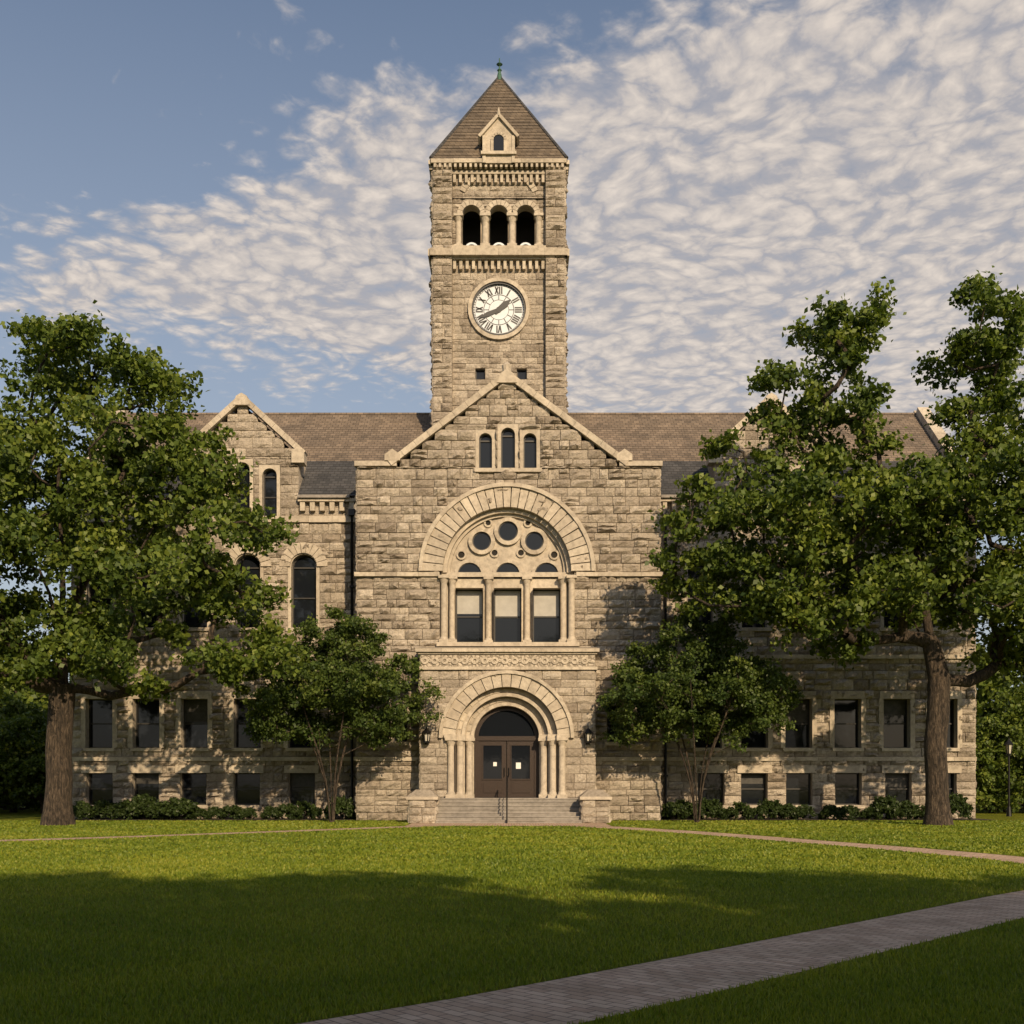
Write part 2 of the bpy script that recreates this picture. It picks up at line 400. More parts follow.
for px in(488.5,527.2): column(B,F,X(px),-.26,Z(643),Z(576),.14)
for px in(452,563.5): column(B,F,X(px),-.16,Z(643),Z(576),.15)
for px in(444,571.5): column(B,F,X(px),.06,Z(643),Z(576),.15)
box(B,F,X(441),X(575),Z(576)+.002,Z(572)+.03,-.28,-.2,'stone_dressed')
box(B,F,X(437),X(579),Z(647),Z(643),-.5,.34,'stone_dressed')
B.build('central_pavilion',BLD)

# ------------------------------------------------------------------ portal
dp=-1.5; X,Z=E(dp); F=front(dp); B=MB(); u=(50+dp)/1100; cx=X(507)
ax=(X(441)+X(572))/2; zs=Z(738); zb=Z(798)
QL,QR=X(420),X(595)
ashlar(B,F,0,Z(670),lambda z:(QL,QR),[archop(ax,zs,zb,58*u),(lambda z:None,[Z(757)])],course=.37,h=.1,bw=(.4,.95))
for s,x0 in((-1,QL),(1,QR)):
    ashlar(B,side(x0,s),0,Z(670),lambda z:(dp,0),[],course=.37,h=.09,bw=(.4,.9))
courses(B,F,QL-.1,QR+.1,Z(670),Z(667),-1.5,.18,'stone_dressed')
box(B,F,QL,QR,Z(667),Z(654.5),-1.5,.1,'stone_carved')
cxs=QL+.22
while cxs<QR-.1:
    ring(B,F,cxs,Z(660.8),.07,.17,.1,.15,10,'stone_dressed',0,360,gap=0)
    ring(B,F,cxs+.22,Z(660.8),.02,.08,.1,.14,6,'stone_dressed',0,360,gap=0)
    cxs+=.44
box(B,F,QL-.08,QR+.08,Z(654.5),Z(652.5),-1.5,.18,'stone_dressed',.5)
courses(B,F,QL-.18,QR+.18,Z(652.5),Z(649),-1.5,.3,'stone_dressed')
B.add([F.p(QL-.18,Z(649)+.01,.3),F.p(QR+.18,Z(649)+.01,.3),F.p(QR+.1,Z(643),-1.45),F.p(QL-.1,Z(643),-1.45)],[(0,1,2,3)],'stone_dressed')
ring(B,F,ax,zs,51*u,64*u,-.05,.15,19,'stone_dressed',jit=.02,gap=.016)
ring(B,F,ax,zs,64*u+.003,67.5*u,-.05,.24,24,'stone_dressed',gap=0)
st=[(51,.1,-.3,42),(42,-.3,-.62,33)]
for r_,n0,n1,r2 in st:
    arch_reveal(B,F,ax,zs,zb,r_*u,n0,n1,'stone_dressed')
    arch_plate(B,F,ax,zs,zb,r2*u,(r_+(7.5 if r_==51 else 0))*u,n1,'stone_dressed')
    ring(B,F,ax,zs,(r2+.2)*u,(r2+3.5)*u,n1-.02,n1+.1,24,'stone_dressed',gap=0)
    ring(B,F,ax,zs,(r2+4.5)*u,(r2+8)*u,n1-.02,n1+.05,17,'stone_dressed',gap=.01)
arch_reveal(B,F,ax,zs,zb,33*u,-.62,-1.05,'stone_dressed')
for s in(-1,1):
    for r_,n in((55.5,.06),(46.5,-.16),(37.5,-.48)):
        column(B,F,ax+s*r_*u,n+.04,zb,zs+.02,.155)
    for r0,r1,n in((50,62,.3),(41,50,.02),(32.5,41,-.30)):
        a,b_=sorted((ax+s*r0*u,ax+s*r1*u)); box(B,F,a,b_,zs-.02,zs+.16,-.62,n,'stone_dressed',.6)
r_=32.9*u
poly(B,F,archprof(ax,zs,zb,r_),-1.04,'dark_interior')
poly(B,F,[(ax+r_*.9,zs+.12)]+[(q,w) for q,w in arcp(ax,zs,r_*.9,24,6,174)]+[(ax-r_*.9,zs+.12)],-1.0,'window_glass')
ring(B,F,ax,zs,r_*.88,r_*.995,-1.03,-.93,16,'door_wood',gap=0)
box(B,F,ax-r_*.99,ax+r_*.99,zs-.08,zs+.12,-1.03,-.9,'door_wood')
for s in(-1,1):
    a,b_=sorted((ax+s*.02,ax+s*r_*.86)); box(B,F,a,b_,zb+.02,zs-.08,-1.03,-.97,'door_wood')
    g0,g1=a+.2,b_-.2
    poly(B,F,[(g0,zb+.85),(g1,zb+.85),(g1,zs-.3),(g0,zs-.3)],-.965,'window_glass')
    for q0,q1,w0,w1 in((g0-.05,g0,zb+.8,zs-.25),(g1,g1+.05,zb+.8,zs-.25),(g0,g1,zb+.8,zb+.85),(g0,g1,zs-.3,zs-.25)):
        box(B,F,q0,q1,w0,w1,-.97,-.93,'door_wood')
    box(B,F,g0,g1,zb+.22,zb+.66,-.97,-.94,'door_wood')
    a,b_=sorted((ax+s*r_*.86,ax+s*r_*.99)); box(B,F,a,b_,zb,zs-.08,-1.03,-.92,'door_wood')
    cyl(B,F.p(ax+s*.1,zb+.95,-.9),F.p(ax+s*.1,zb+1.35,-.9),.018,.018,8,'black_iron')
poly(B,F,[(ax+.42,zb+1.3),(ax+.64,zb+1.3),(ax+.64,zb+1.58),(ax+.42,zb+1.58)],-.955,'paper_notice')
poly(B,F,[(ax-.60,zb+1.42),(ax-.44,zb+1.42),(ax-.44,zb+1.6),(ax-.60,zb+1.6)],-.955,'paper_notice')
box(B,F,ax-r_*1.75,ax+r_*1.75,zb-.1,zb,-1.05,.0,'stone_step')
B.build('entrance_portal',BLD)
B=MB(); X,Z=E(-3); SL,SR=X(437),X(581); FS=front(0)
for i in range(7):
    zt=zb*(7-i)/7
    yo=1.5+.45+.31*i
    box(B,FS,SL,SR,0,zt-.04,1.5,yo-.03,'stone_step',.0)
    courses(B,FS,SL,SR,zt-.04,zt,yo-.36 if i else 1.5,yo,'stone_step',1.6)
B.build('entrance_steps',BLD)
B=MB()
for s in(-1,1):
    a=SL-.62 if s<0 else SR+.002
    box(B,FS,a,a+.618,0,zb-.12,1.58,2.75,'stone_dressed'); box(B,FS,a-.04,a+.66,zb-.118,zb+.02,1.58,2.8,'stone_dressed')
    a0,a1=(SL-1.12,SL-.02) if s<0 else (SR+.02,SR+1.12)
    FF=front(-3.75)
    ashlar(B,FF,0,1.0,lambda z:(a0,a1),[],course=.33,h=.1,bw=(.4,.7))
    for sg,xx in((-1,a0),(1,a1)): ashlar(B,side(xx,sg),0,1.0,lambda z:(-3.75,-2.65),[],course=.33,h=.1,bw=(.4,.7))
    box(B,FS,a0-.12,a1+.12,1.0,1.13,2.55,3.9,'stone_dressed')
    vs=[FS.p(a0-.1,1.132,3.87),FS.p(a1+.1,1.132,3.87),FS.p(a1+.1,1.132,2.55),FS.p(a0-.1,1.132,2.55),FS.p(a0+.25,1.42,3.5),FS.p(a1-.25,1.42,3.5),FS.p(a1-.25,1.42,2.9),FS.p(a0+.25,1.42,2.9)]
    B.add(vs,[(0,1,5,4),(1,2,6,5),(2,3,7,6),(3,0,4,7),(4,5,6,7)],'stone_rock_faced')
B.build('step_pedestals',BLD)
# ------------------------------------------------------------------ wings
D=2.5; X,Z=E(D); F=front(D); u=(50+D)/1100
WL,WR=X(72),X(975)
RD=9.0
XR,ZR=E(RD); zRidge=ZR(415); ye=D-.35; zEv=Z(498)
def yat(z): return ye+(z-zEv)/(zRidge-zEv)*(RD-ye)
GAPS=[]
def wing(name,a0,a1,cB,cBase,cC,gx,glr):
    B=MB(); ops=[]
    for c_ in cB: ops.append(rectop(X(c_-13),X(c_+13),Z(748),Z(699)))
    for c_ in cBase: ops.append(rectop(X(c_-13),X(c_+13),Z(805),Z(773)))
    for c_ in cC: ops.append(archwinop(X(c_),Z(628),Z(567),12.5*u))
    ashlar(B,F,0,Z(523),lambda z:(X(a0),X(a1)),ops+[(lambda z:None,[Z(757),Z(655)])],course=.40,h=.17)
    for i,c_ in enumerate(cB): window(B,F,X(c_-13),X(c_+13),Z(748),Z(699),blind=[0,.0,.45,0,.3][i%5],bm='window_curtain_dim')
    for i,c_ in enumerate(cBase): window(B,F,X(c_-13),X(c_+13),Z(805),Z(773),blind=[0,.3,0,0,.4][i%5],mull=False,bm='window_curtain_dim')
    for c_ in cC: archwin(B,F,X(c_),Z(628),Z(567),12.5*u,ringw=.5,k=11)
    for c_ in cB: 
        for s in(-1,1):
            x_=X(c_+s*13); x0,x1=sorted((x_+s*.02,x_+s*.24)); box(B,F,x0,x1,Z(748),Z(699),-.02,.15,'stone_dressed')
    courses(B,F,X(a0)-.05,X(a1),Z(761),Z(757),-.05,.21,'stone_dressed')
    courses(B,F,X(a0)-.05,X(a1),Z(659),Z(655),-.05,.19,'stone_dressed')
    courses(B,F,X(a0)-.05,X(a1),Z(523),Z(517),-.1,.2,'stone_dressed')
    gl,gr=glr
    GAPS.append((X(gl),X(gr)))
    ashlar(B,F,Z(517),Z(497),lambda z:(X(a0),X(a1)),[rectop(X(gl),X(gr),Z(530),Z(490))],course=.4,h=.06)
    for s0,s1 in((a0,gl),(gr,a1)):
        dentils(B,F,X(s0)+.1,X(s1)-.1,Z(512),Z(503),.0,.28,.2,.24)
        box(B,F,X(s0),X(s1),Z(503),Z(500),-.1,.34,'stone_dressed',.5)
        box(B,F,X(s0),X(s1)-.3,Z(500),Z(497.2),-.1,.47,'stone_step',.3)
    Fg=front(D-.03); zk=Z(457); za=Z(404)
    def gr_(z):
        if z<zk: return (X(gl),X(gr))
        t=(z-zk)/(za-zk)
        return None if t>.95 else (X(gl)+(X(gx)-X(gl))*t,X(gr)+(X(gx)-X(gr))*t)
    gw=[(gx-27,478),(gx,470),(gx+27,476)]
    gop=[archwinop(X(q),Z(517),Z(s_),7.2*u) for q,s_ in gw]
    ashlar(B,Fg,Z(517),za,gr_,gop+[(lambda z:None,[zk])],course=.4,h=.12)
    for q,s_ in gw: archwin(B,Fg,X(q),Z(517),Z(s_),7.2*u,.3)
    slope(B,Fg,(X(gl-4),zk),(X(gx),Z(402)),.26,-.4,.26,'stone_dressed',k=6)
    slope(B,Fg,(X(gx),Z(402)),(X(gr+4),zk),.26,-.4,.26,'stone_dressed',k=6)
    prism(B,Fg,[(X(gx)-.4,Z(407)),(X(gx)+.4,Z(407)),(X(gx)+.25,Z(398)),(X(gx),Z(395)),(X(gx)-.25,Z(398))],-.42,.3,'stone_dressed')
    for q,s in((gl,-1),(gr,1)):
        box(B,Fg,X(q)-.3,X(q)+.3,zk-.35,zk+.3,-.42,.29,'stone_dressed')
        Fs=side(X(q),s)
        poly(B,Fs,[(D-.03,Z(517)),(4.6,Z(517)),(4.6,zk),(D-.03,zk)],0,'stone_rock_faced')
    zaa=Z(404)-.02; yA=yat(zaa); yK=yat(zk)
    for q in(gl,gr):
        B.add([(X(gx),D,zaa),(X(gx),yA,zaa),(X(q),yK,zk),(X(q),D,zk)],[(0,1,2,3)],'roof_shingle')
    B.build(name,BLD)
wing('left_wing',72,357,[100,147,195,248,302],[100,146,193.5,247,302],[100,147,195,248,304],243,(187,299))
wing('right_wing',660,975,[708,754,798,847,896,943],[711,754,799,848,898,943],[700,754,798,847,896,943],770,(714,826))
B=MB(); yb=2*RD-ye
for s,x0 in((-1,WL),(1,WR)):
    Fs=side(x0,s)
    def er(z):
        if z<zEv: return(D,2*RD-D)
        y0=yat(z); return None if y0>RD-.3 else (max(D,y0),2*RD-max(D,y0))
    wo=[rectop(y,y+1.25,Z(748),Z(699)) for y in(4.2,6.6,10,12.6)]
    ashlar(B,Fs,0,zRidge,er,wo,course=.45,h=.11)
    for y in(4.2,6.6,10,12.6): window(B,Fs,y,y+1.25,Z(748),Z(699))
    slope(B,Fs,(ye-.1,zEv-.1),(RD,zRidge+.05),.38,-.45,.14,'stone_dressed',k=9)
    slope(B,Fs,(RD,zRidge+.05),(yb+.1,zEv-.1),.38,-.45,.14,'stone_dressed',k=9)
poly(B,front(2*RD-D),[(WL,0),(WR,0),(WR,zEv),(WL,zEv)],0,'stone_rock_faced')
B.build('end_gable_walls',BLD)
B=MB()
rows=40
for sgn in(1,-1):
    for i in range(rows):
        t0,t1=i/rows,(i+1)/rows
        f=lambda t:(ye+(RD-ye)*t,zEv+(zRidge-zEv)*t)
        (y0,z0),(y1,z1)=f(t0),f(t1+.002)
        mat='roof_slate_dark' if t0<.40 else 'roof_shingle'
        yy0=y0 if sgn>0 else 2*RD-y0; yy1=y1 if sgn>0 else 2*RD-y1
        off=.05
        spans=[(WL+.1,WR-.1)]
        if sgn>0 and y0<D+.5: spans=[(WL+.1,GAPS[0][0]),(GAPS[0][1],GAPS[1][0]),(GAPS[1][1],WR-.1)]
        for xa,xb in spans:
            B.add([(xa,yy0,z0+off),(xb,yy0,z0+off),(xb,yy1,z1+.005),(xa,yy1,z1+.005),(xa,yy0,z0),(xb,yy0,z0)],[(0,1,2,3),(4,5,1,0)],mat)
cyl(B,(WL+.2,RD,zRidge+.02),(WR-.2,RD,zRidge+.02),.11,.11,8,'roof_shingle')
X,Z=E(0); zA=Z(382); cx=X(507)
for e in(357,660):
    z1=zA-(abs(X(e)-cx))*(Z(382)-Z(469))/(cx-X(395)); z1=max(z1,zEv+.05)
    B.add([(cx,-.2+.3,zA),(cx,yat(zA)+.1,zA),(X(e),yat(z1)+.1,z1),(X(e),.1,z1)],[(0,1,2,3)],'roof_shingle')
B.build('main_roof',BLD)
B=MB(); X,Z=E(D)
for x_ in (X(352.5),X(665)):
    cyl(B,(x_,D-.22,.1),(x_,D-.22,Z(515)),.06,.06,8,'black_iron')
    box(B,front(0),x_-.14,x_+.14,Z(517),Z(511),-D+.12,-D+.4,'black_iron')
    for z_ in(2,5,8,11): box(B,front(0),x_-.1,x_+.1,z_,z_+.08,-D-.02,-D+.3,'black_iron')
B.build('rainwater_pipes',BLD)

# ------------------------------------------------------------------ tower
TD=6.0; X,Z=E(TD); u=(50+TD)/1100; B=MB()
TL,TR=X(433),X(564.5); tc=(TL+TR)/2; TW=TR-TL; hw=TW/2; yc=TD+hw
pil=19*u
faces=[Fr((tc,TD,0),(1,0,0),(0,-1,0)),Fr((TL,yc,0),(0,1,0),(-1,0,0)),Fr((TR,yc,0),(0,1,0),(1,0,0)),Fr((tc,yc+hw,0),(1,0,0),(0,1,0))]
zb0=15.0; zt=Z(163); arc_r=9.3*u; acs=[-27.5*u,0,27*u]
zcl=Z(307)
for k,Ff in enumerate(faces):
    Fi=Fr(tuple(Ff.o[i]-Ff.n[i]*.34 for i in range(3)),Ff.u,Ff.n)
    ashlar(B,Ff,zb0,zt,lambda z:(-hw,-hw+pil),[(lambda z:None,[Z(252)])],course=.36,h=.16,bw=(.4,.85))
    ashlar(B,Ff,zb0,zt,lambda z:(hw-pil,hw),[(lambda z:None,[Z(252)])],course=.36,h=.16,bw=(.4,.85))
    for s in(-1,1):
        strip_reveal(B,Ff,[(s*(hw-pil),zb0),(s*(hw-pil),zt)],0,-.36,'stone_dressed')
    ops=[archop(a,Z(212),Z(247),arc_r+.1) for a in acs]
    pw=hw-pil
    clockop=(lambda z:(-math.sqrt(max(0,(29*u)**2-(z-zcl)**2)),math.sqrt(max(0,(29*u)**2-(z-zcl)**2))) if abs(z-zcl)<29*u else None,[])
    ashlar(B,Fi,zb0,Z(270),lambda z:(-pw,pw),[rectop(-1.2,-.7,Z(377),Z(366)),rectop(.93,1.43,Z(377),Z(366)),clockop],course=.32,h=.08,bw=(.35,.8))
    ashlar(B,Fi,Z(270),Z(247),lambda z:(-pw,pw),[],course=.32,h=.03)
    ashlar(B,Fi,Z(247),Z(172),lambda z:(-pw,pw),ops,course=.3,h=.07,bw=(.3,.7))
    for a in(-1.2,.93): window(B,Fi,a,a+.5,Z(377),Z(366),.25,trim=False,sash=False)
    for a in acs:
        ring(B,Fi,a,Z(212),arc_r,arc_r+.26,-.05,.15,9,'stone_dressed',gap=.01)
        arch_reveal(B,Fi,a,Z(212),Z(247),arc_r,.1,-.5,'stone_dressed')
        arch_plate(B,Fi,a,Z(212),Z(247),arc_r,arc_r+.13,-.02,'stone_dressed')
        ring(B,Fi,a,Z(246.5)+.12,.26,.36,-.30,-.2,12,'clock_face',0,180,gap=0)
    ring(B,Fi,0,Z(212)+.2,45*u-.32,45*u-.03,-.02,.10,21,'stone_dressed',28,152)
    for a in(-13.6*u,13.4*u): column(B,Fi,a,.04,Z(246),Z(212),.17)
    for a in(-40.5*u,40*u): column(B,Fi,a,.04,Z(246),Z(212),.15)
    box(B,Ff,-hw+pil-.02,hw-pil+.02,Z(250),Z(246.5),-.45,.12,'stone_dressed',.5)
    courses(B,Ff,-hw-.15,hw+.15,Z(257),Z(250),-.4,.24,'stone_dressed')
    box(B,Fi,-pw,pw,Z(259),Z(257),-.1,.34,'stone_dressed',.5)
    dentils(B,Fi,-pw+.05,pw-.05,Z(268),Z(259),-.02,.26,.16,.17)
    dentils(B,Fi,-pw+.05,pw-.05,Z(181),Z(173),-.02,.24,.15,.16)
    box(B,Fi,-pw,pw,Z(173),Z(170),-.1,.28,'stone_dressed',.5)
    dentils(B,Ff,-hw+.05,hw-.05,Z(169),Z(165),-.02,.2,.12,.14)
    courses(B,Ff,-hw-.1,hw+.1,Z(165),Z(161),-.4,.24,'stone_dressed')
    box(B,Fi,-pw,pw,Z(170),Z(161.5),-.2,.06,'stone_dressed',.5)
    ring(B,Fi,0,zcl,27.3*u,31*u,-.1,.2,36,'stone_dressed',0,360,gap=0)
    ring(B,Fi,0,zcl,25.4*u,27.25*u,-.1,.12,36,'clock_black',0,360,gap=0)
    r_=25.8*u
    poly(B,Fi,arcp(0,zcl,r_,48,0,352.5),-.0,'clock_face',.5)
    for q0,q1 in((.575,.60),(.93,.945),(.38,.395)):
        ring(B,Fi,0,zcl,r_*q0,r_*q1,.002,.010,36,'clock_black',0,360,gap=0)
    def stroke(x0,y0,x1,y1,w,n0=.002,n1=.012):
        L=math.hypot(x1-x0,y1-y0); nx_,ny_=-(y1-y0)/L*w/2,(x1-x0)/L*w/2
        prism(B,Fi,[(x0+nx_,zcl+y0+ny_),(x1+nx_,zcl+y1+ny_),(x1-nx_,zcl+y1-ny_),(x0-nx_,zcl+y0-ny_)],n0,n1,'clock_black')
    sg=1 if Fi.n[1]<0 or Fi.n[0]>0 else -1
    NUM=['XII','I','II','III','IIII','V','VI','VII','VIII','IX','X','XI']
    for h_,txt in enumerate(NUM):
        th=rad(90-30*h_*sg); ex=(math.sin(th),-math.cos(th)); er_=(math.cos(th),math.sin(th))
        wd={'I':.11,'V':.19,'X':.19}; tot=sum(wd[c] for c in txt); x=-tot/2
        def loc(a,b): 
            rr_=r_*(.62+.28*b); return(ex[0]*a*sg+er_[0]*rr_,ex[1]*a*sg+er_[1]*rr_)
        for c in txt:
            w_=wd[c]
            if c=='I': s_=[((x+w_/2,0),(x+w_/2,1))]
            elif c=='V': s_=[((x+.02,1),(x+w_/2,0)),((x+w_-.02,1),(x+w_/2,0))]
            else: s_=[((x+.02,1),(x+w_-.02,0)),((x+w_-.02,1),(x+.02,0))]
            for p_,q_ in s_:
                A=loc(*p_);C=loc(*q_); stroke(A[0],A[1],C[0],C[1],.07)
            x+=w_
        stroke(math.cos(th)*r_*.39,math.sin(th)*r_*.39,math.cos(th)*r_*.58,math.sin(th)*r_*.58,.035)
    for mn in range(60):
        th=rad(6*mn); stroke(math.cos(th)*r_*.945,math.sin(th)*r_*.945,math.cos(th)*r_*.985,math.sin(th)*r_*.985,.03)
    for hh,L,w_ in((50,.62,.20),(247,.86,.15)):
        th=rad(90-hh*sg); c_,s_=math.cos(th),math.sin(th)
        prism(B,Fi,[(c_*r_*L,zcl+s_*r_*L),(c_*r_*L*.55-s_*w_*.8,zcl+s_*r_*L*.55+c_*w_*.8),(-c_*r_*.2-s_*w_*.5,zcl-s_*r_*.2+c_*w_*.5),(-c_*r_*.2+s_*w_*.5,zcl-s_*r_*.2-c_*w_*.5),(c_*r_*L*.55+s_*w_*.8,zcl+s_*r_*L*.55-c_*w_*.8)],.03,.05 if hh==50 else .058,'clock_black')
    poly(B,Fi,arcp(0,zcl,.14,12,0,330),.065,'clock_black')
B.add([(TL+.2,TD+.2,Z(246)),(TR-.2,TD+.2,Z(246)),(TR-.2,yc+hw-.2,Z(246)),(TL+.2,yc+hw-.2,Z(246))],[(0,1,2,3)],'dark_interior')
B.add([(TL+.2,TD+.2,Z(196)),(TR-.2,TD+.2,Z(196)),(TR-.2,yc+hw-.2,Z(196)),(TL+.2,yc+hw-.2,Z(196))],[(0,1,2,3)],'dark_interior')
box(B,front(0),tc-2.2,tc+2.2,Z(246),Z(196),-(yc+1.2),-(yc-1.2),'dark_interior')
B.build('clock_tower',BLD)
B=MB(); ez0=Z(160); ov=.12; XA,ZA=E(yc); zap=ZA(76)
rows=26; hw2=hw+ov
for i in range(rows):
    t0,t1=i/rows,(i+1)/rows
    for k in range(4):
        def q(t,s,lift=0):
            r_=hw2*(1-t)+lift; z=ez0+(zap-ez0)*t
            a=[(-1,-1),(1,-1),(1,1),(-1,1)][(k+s)%4]; return (tc+a[0]*r_,yc+a[1]*r_,z)
        B.add([q(t0,0,.03),q(t0,1,.03),q(t1,1),q(t1,0),q(t0,0),q(t0,1)],[(0,1,2,3),(4,5,1,0)],'roof_tower_shingle')
box(B,front(0),tc-hw2-.02,tc+hw2+.02,ez0-.14,ez0-.001,-(yc+hw2+.02),-(yc-hw2-.02),'roof_slate_dark')
for a in((-1,-1),(1,-1),(1,1),(-1,1)):
    cyl(B,(tc+a[0]*hw2,yc+a[1]*hw2,ez0+.03),(tc,yc,zap),.09,.06,6,'roof_slate_dark')
cyl(B,(tc,yc,zap-.3),(tc,yc,zap+.25),.2,.07,10,'copper_patina')
cyl(B,(tc,yc,zap+.2),(tc,yc,zap+.95),.04,.03,8,'copper_patina')
for z_,r_ in((.3,.13),(.62,.17)):
    cyl(B,(tc,yc,zap+z_-.1),(tc,yc,zap+z_),.04,r_,10,'copper_patina'); cyl(B,(tc,yc,zap+z_),(tc,yc,zap+z_+.12),r_,.03,10,'copper_patina')
Fd=front(yc-hw2-.16); dz0=Z(166); w=.80; zk=Z(139); za=Z(121)
dx=tc
prism(B,Fd,[(dx-w,dz0),(dx+w,dz0),(dx+w,zk),(dx,za),(dx-w,zk)],-2.4,0,'stone_dressed',.5)
slope(B,Fd,(dx-w-.14,zk-.14),(dx,za),.15,-2.5,.14,'stone_dressed'); slope(B,Fd,(dx,za),(dx+w+.14,zk-.14),.15,-2.5,.14,'stone_dressed')
poly(B,Fd,archprof(dx,Z(143.5),Z(155),.26,10),.02,'window_glass'); ring(B,Fd,dx,Z(143.5),.26,.40,0,.07,7,'stone_dressed')
for s in(-1,1):
    a,b_=sorted((dx+s*.26,dx+s*.40)); box(B,Fd,a,b_,Z(155),Z(143.5),0,.07,'stone_dressed')
    a,b_=sorted((dx+s*.66,dx+s*.82)); box(B,Fd,a,b_,dz0,zk,-.1,.05,'stone_dressed')
box(B,Fd,dx-.9,dx+.9,Z(158.5),Z(155.5),0,.15,'stone_dressed')
cyl(B,Fd.p(dx,za+.1,-.05),Fd.p(dx,za+.55,-.05),.12,.02,8,'stone_dressed')
B.build('tower_roof',BLD)

# ------------------------------------------------------------------ ground
def nparr_mesh(name,V,k,tint,mat,parent=None,link=True):
    n=len(V)//k; me=bpy.data.meshes.new(name)
    me.vertices.add(len(V)); me.vertices.foreach_set('co',np.ascontiguousarray(V,dtype=np.float32).ravel())
    me.loops.add(len(V)); me.loops.foreach_set('vertex_index',np.arange(len(V),dtype=np.int32))
    me.polygons.add(n); me.polygons.foreach_set('loop_start',np.arange(0,len(V),k,dtype=np.int32))
    me.polygons.foreach_set('loop_total',np.full(n,k,dtype=np.int32))
    a=me.attributes.new('tint','FLOAT','FACE'); a.data.foreach_set('value',tint.astype(np.float32))
    me.materials.append(M[mat]); me.update(); me.validate()
    if not link: return me
    ob=bpy.data.objects.new(name,me); scene.collection.objects.link(ob)
    if parent: ob.parent=parent
    return ob
B=MB(); B.add([(-900,-500,0),(900,-500,0),(900,1500,0),(-900,1500,0)],[(0,1,2,3)],'lawn'); B.build('lawn')
def spline(P,n=14):
    out=[];P=[P[0]]+P+[P[-1]]
    for i in range(1,len(P)-2):
        p0,p1,p2,p3=[np.array(q,float) for q in P[i-1:i+3]]
        for j in range(n):
            t=j/n; out.append(.5*((2*p1)+(-p0+p2)*t+(2*p0-5*p1+4*p2-p3)*t*t+(-p0+3*p1-3*p2+p3)*t**3))
    out.append(np.array(P[-2],float)); return np.array(out)
def path(name,P,w,z):
    C=spline(P); T=np.gradient(C,axis=0); T/=np.linalg.norm(T,axis=1)[:,None]; Nn=np.stack([-T[:,1],T[:,0]],1)
    L=np.concatenate([[0],np.cumsum(np.linalg.norm(np.diff(C,axis=0),axis=1))])
    A=C+Nn*w/2; Bv=C-Nn*w/2; k=len(C)
    me=bpy.data.meshes.new(name)
    me.from_pydata([(a[0],a[1],z) for a in A]+[(a[0],a[1],z) for a in Bv],[],[(i,i+k,i+k+1,i+1) for i in range(k-1)])
    uv=me.uv_layers.new(name='UVMap')
    for pl in me.polygons:
        for li in pl.loop_indices:
            vi=me.loops[li].vertex_index; uv.data[li].uv=(w if vi<k else 0, L[vi%k])
    me.materials.append(M['brick_paving']); ob=bpy.data.objects.new(name,me); scene.collection.objects.link(ob)
    return C
PW=1.3
C1=path('brick_path',[(1.5,-5.1),(3.3,-7.2),(6.2,-12.2),(8.6,-18),(10.4,-22.6),(11.3,-26),(11.2,-29.0),(9.8,-31.7),(7.4,-34.2),(5.3,-36.4),(3.75,-38.0),(1.7,-40.1),(.3,-41.5),(-.4,-42.15),(-2.6,-44.0),(-5.5,-46.2),(-9,-49.5)],PW,.004)
C2=path('brick_path',[(-1.8,-5.1),(-4.6,-8.0),(-8.5,-12),(-14,-17),(-22,-22),(-32,-26)],1.0,.008)
C3=path('entrance_forecourt_paving',[(-4.2,-5.3),(0,-5.3),(3.9,-5.3)],3.0,.012)
def dist_to(C,P):
    d=np.full(len(P),1e9)
    for a,b in zip(C[:-1],C[1:]):
        ab=b-a; t=np.clip(((P-a)@ab)/(ab@ab),0,1); q=a+t[:,None]*ab
        d=np.minimum(d,np.hypot(*(P-q).T))
    return d
rng=np.random.default_rng(5)
def blades(N,Y0,Y1,ex,wf,hr,mg):
    uu=rng.random(N)
    Yd=(Y0**-ex+uu*(Y1**-ex-Y0**-ex))**(-1/ex)
    xx=(rng.random(N)*2-1)*(Yd*.55+3.0)
    P=np.stack([xx,Yd-50],1)
    keep=(dist_to(C1,P)>PW/2+mg)&(dist_to(C2,P)>.5+mg)&(P[:,1]<.1)&~((P[:,0]<4.0)&(P[:,0]>-4.3)&(P[:,1]>-6.85))
    P=P[keep];Yd=Yd[keep];n=len(P)
    ang=rng.random(n)*6.283; w_=wf(Yd); h_=rng.uniform(hr[0],hr[1],n); le=rng.uniform(.0,.035,n); la=rng.random(n)*6.283
    V=np.zeros((n,3,3))
    V[:,0,0]=P[:,0]-np.cos(ang)*w_;V[:,0,1]=P[:,1]-np.sin(ang)*w_
    V[:,1,0]=P[:,0]+np.cos(ang)*w_;V[:,1,1]=P[:,1]+np.sin(ang)*w_
    V[:,2,0]=P[:,0]+np.cos(la)*le;V[:,2,1]=P[:,1]+np.sin(la)*le;V[:,2,2]=h_
    tt=np.clip(rng.normal(.5,.22,n)+.18*np.sin(P[:,0]*1.3+np.sin(P[:,1])*2)*np.sin(P[:,1]*.9)+.12*np.sin(P[:,0]*.35+1)*np.sin(P[:,1]*.28),0,1)
    return V.reshape(-1,3),tt
V1,t1_=blades(280000,5.5,24.,.6,lambda Y:.004+.00045*Y,(.03,.055),.01)
V2,t2_=blades(150000,18.,49.5,.2,lambda Y:.012+.0009*Y,(.03,.06),.10)
nparr_mesh('grass_blades',np.concatenate([V1,V2]),3,np.concatenate([t1_,t2_]),'grass_blade')

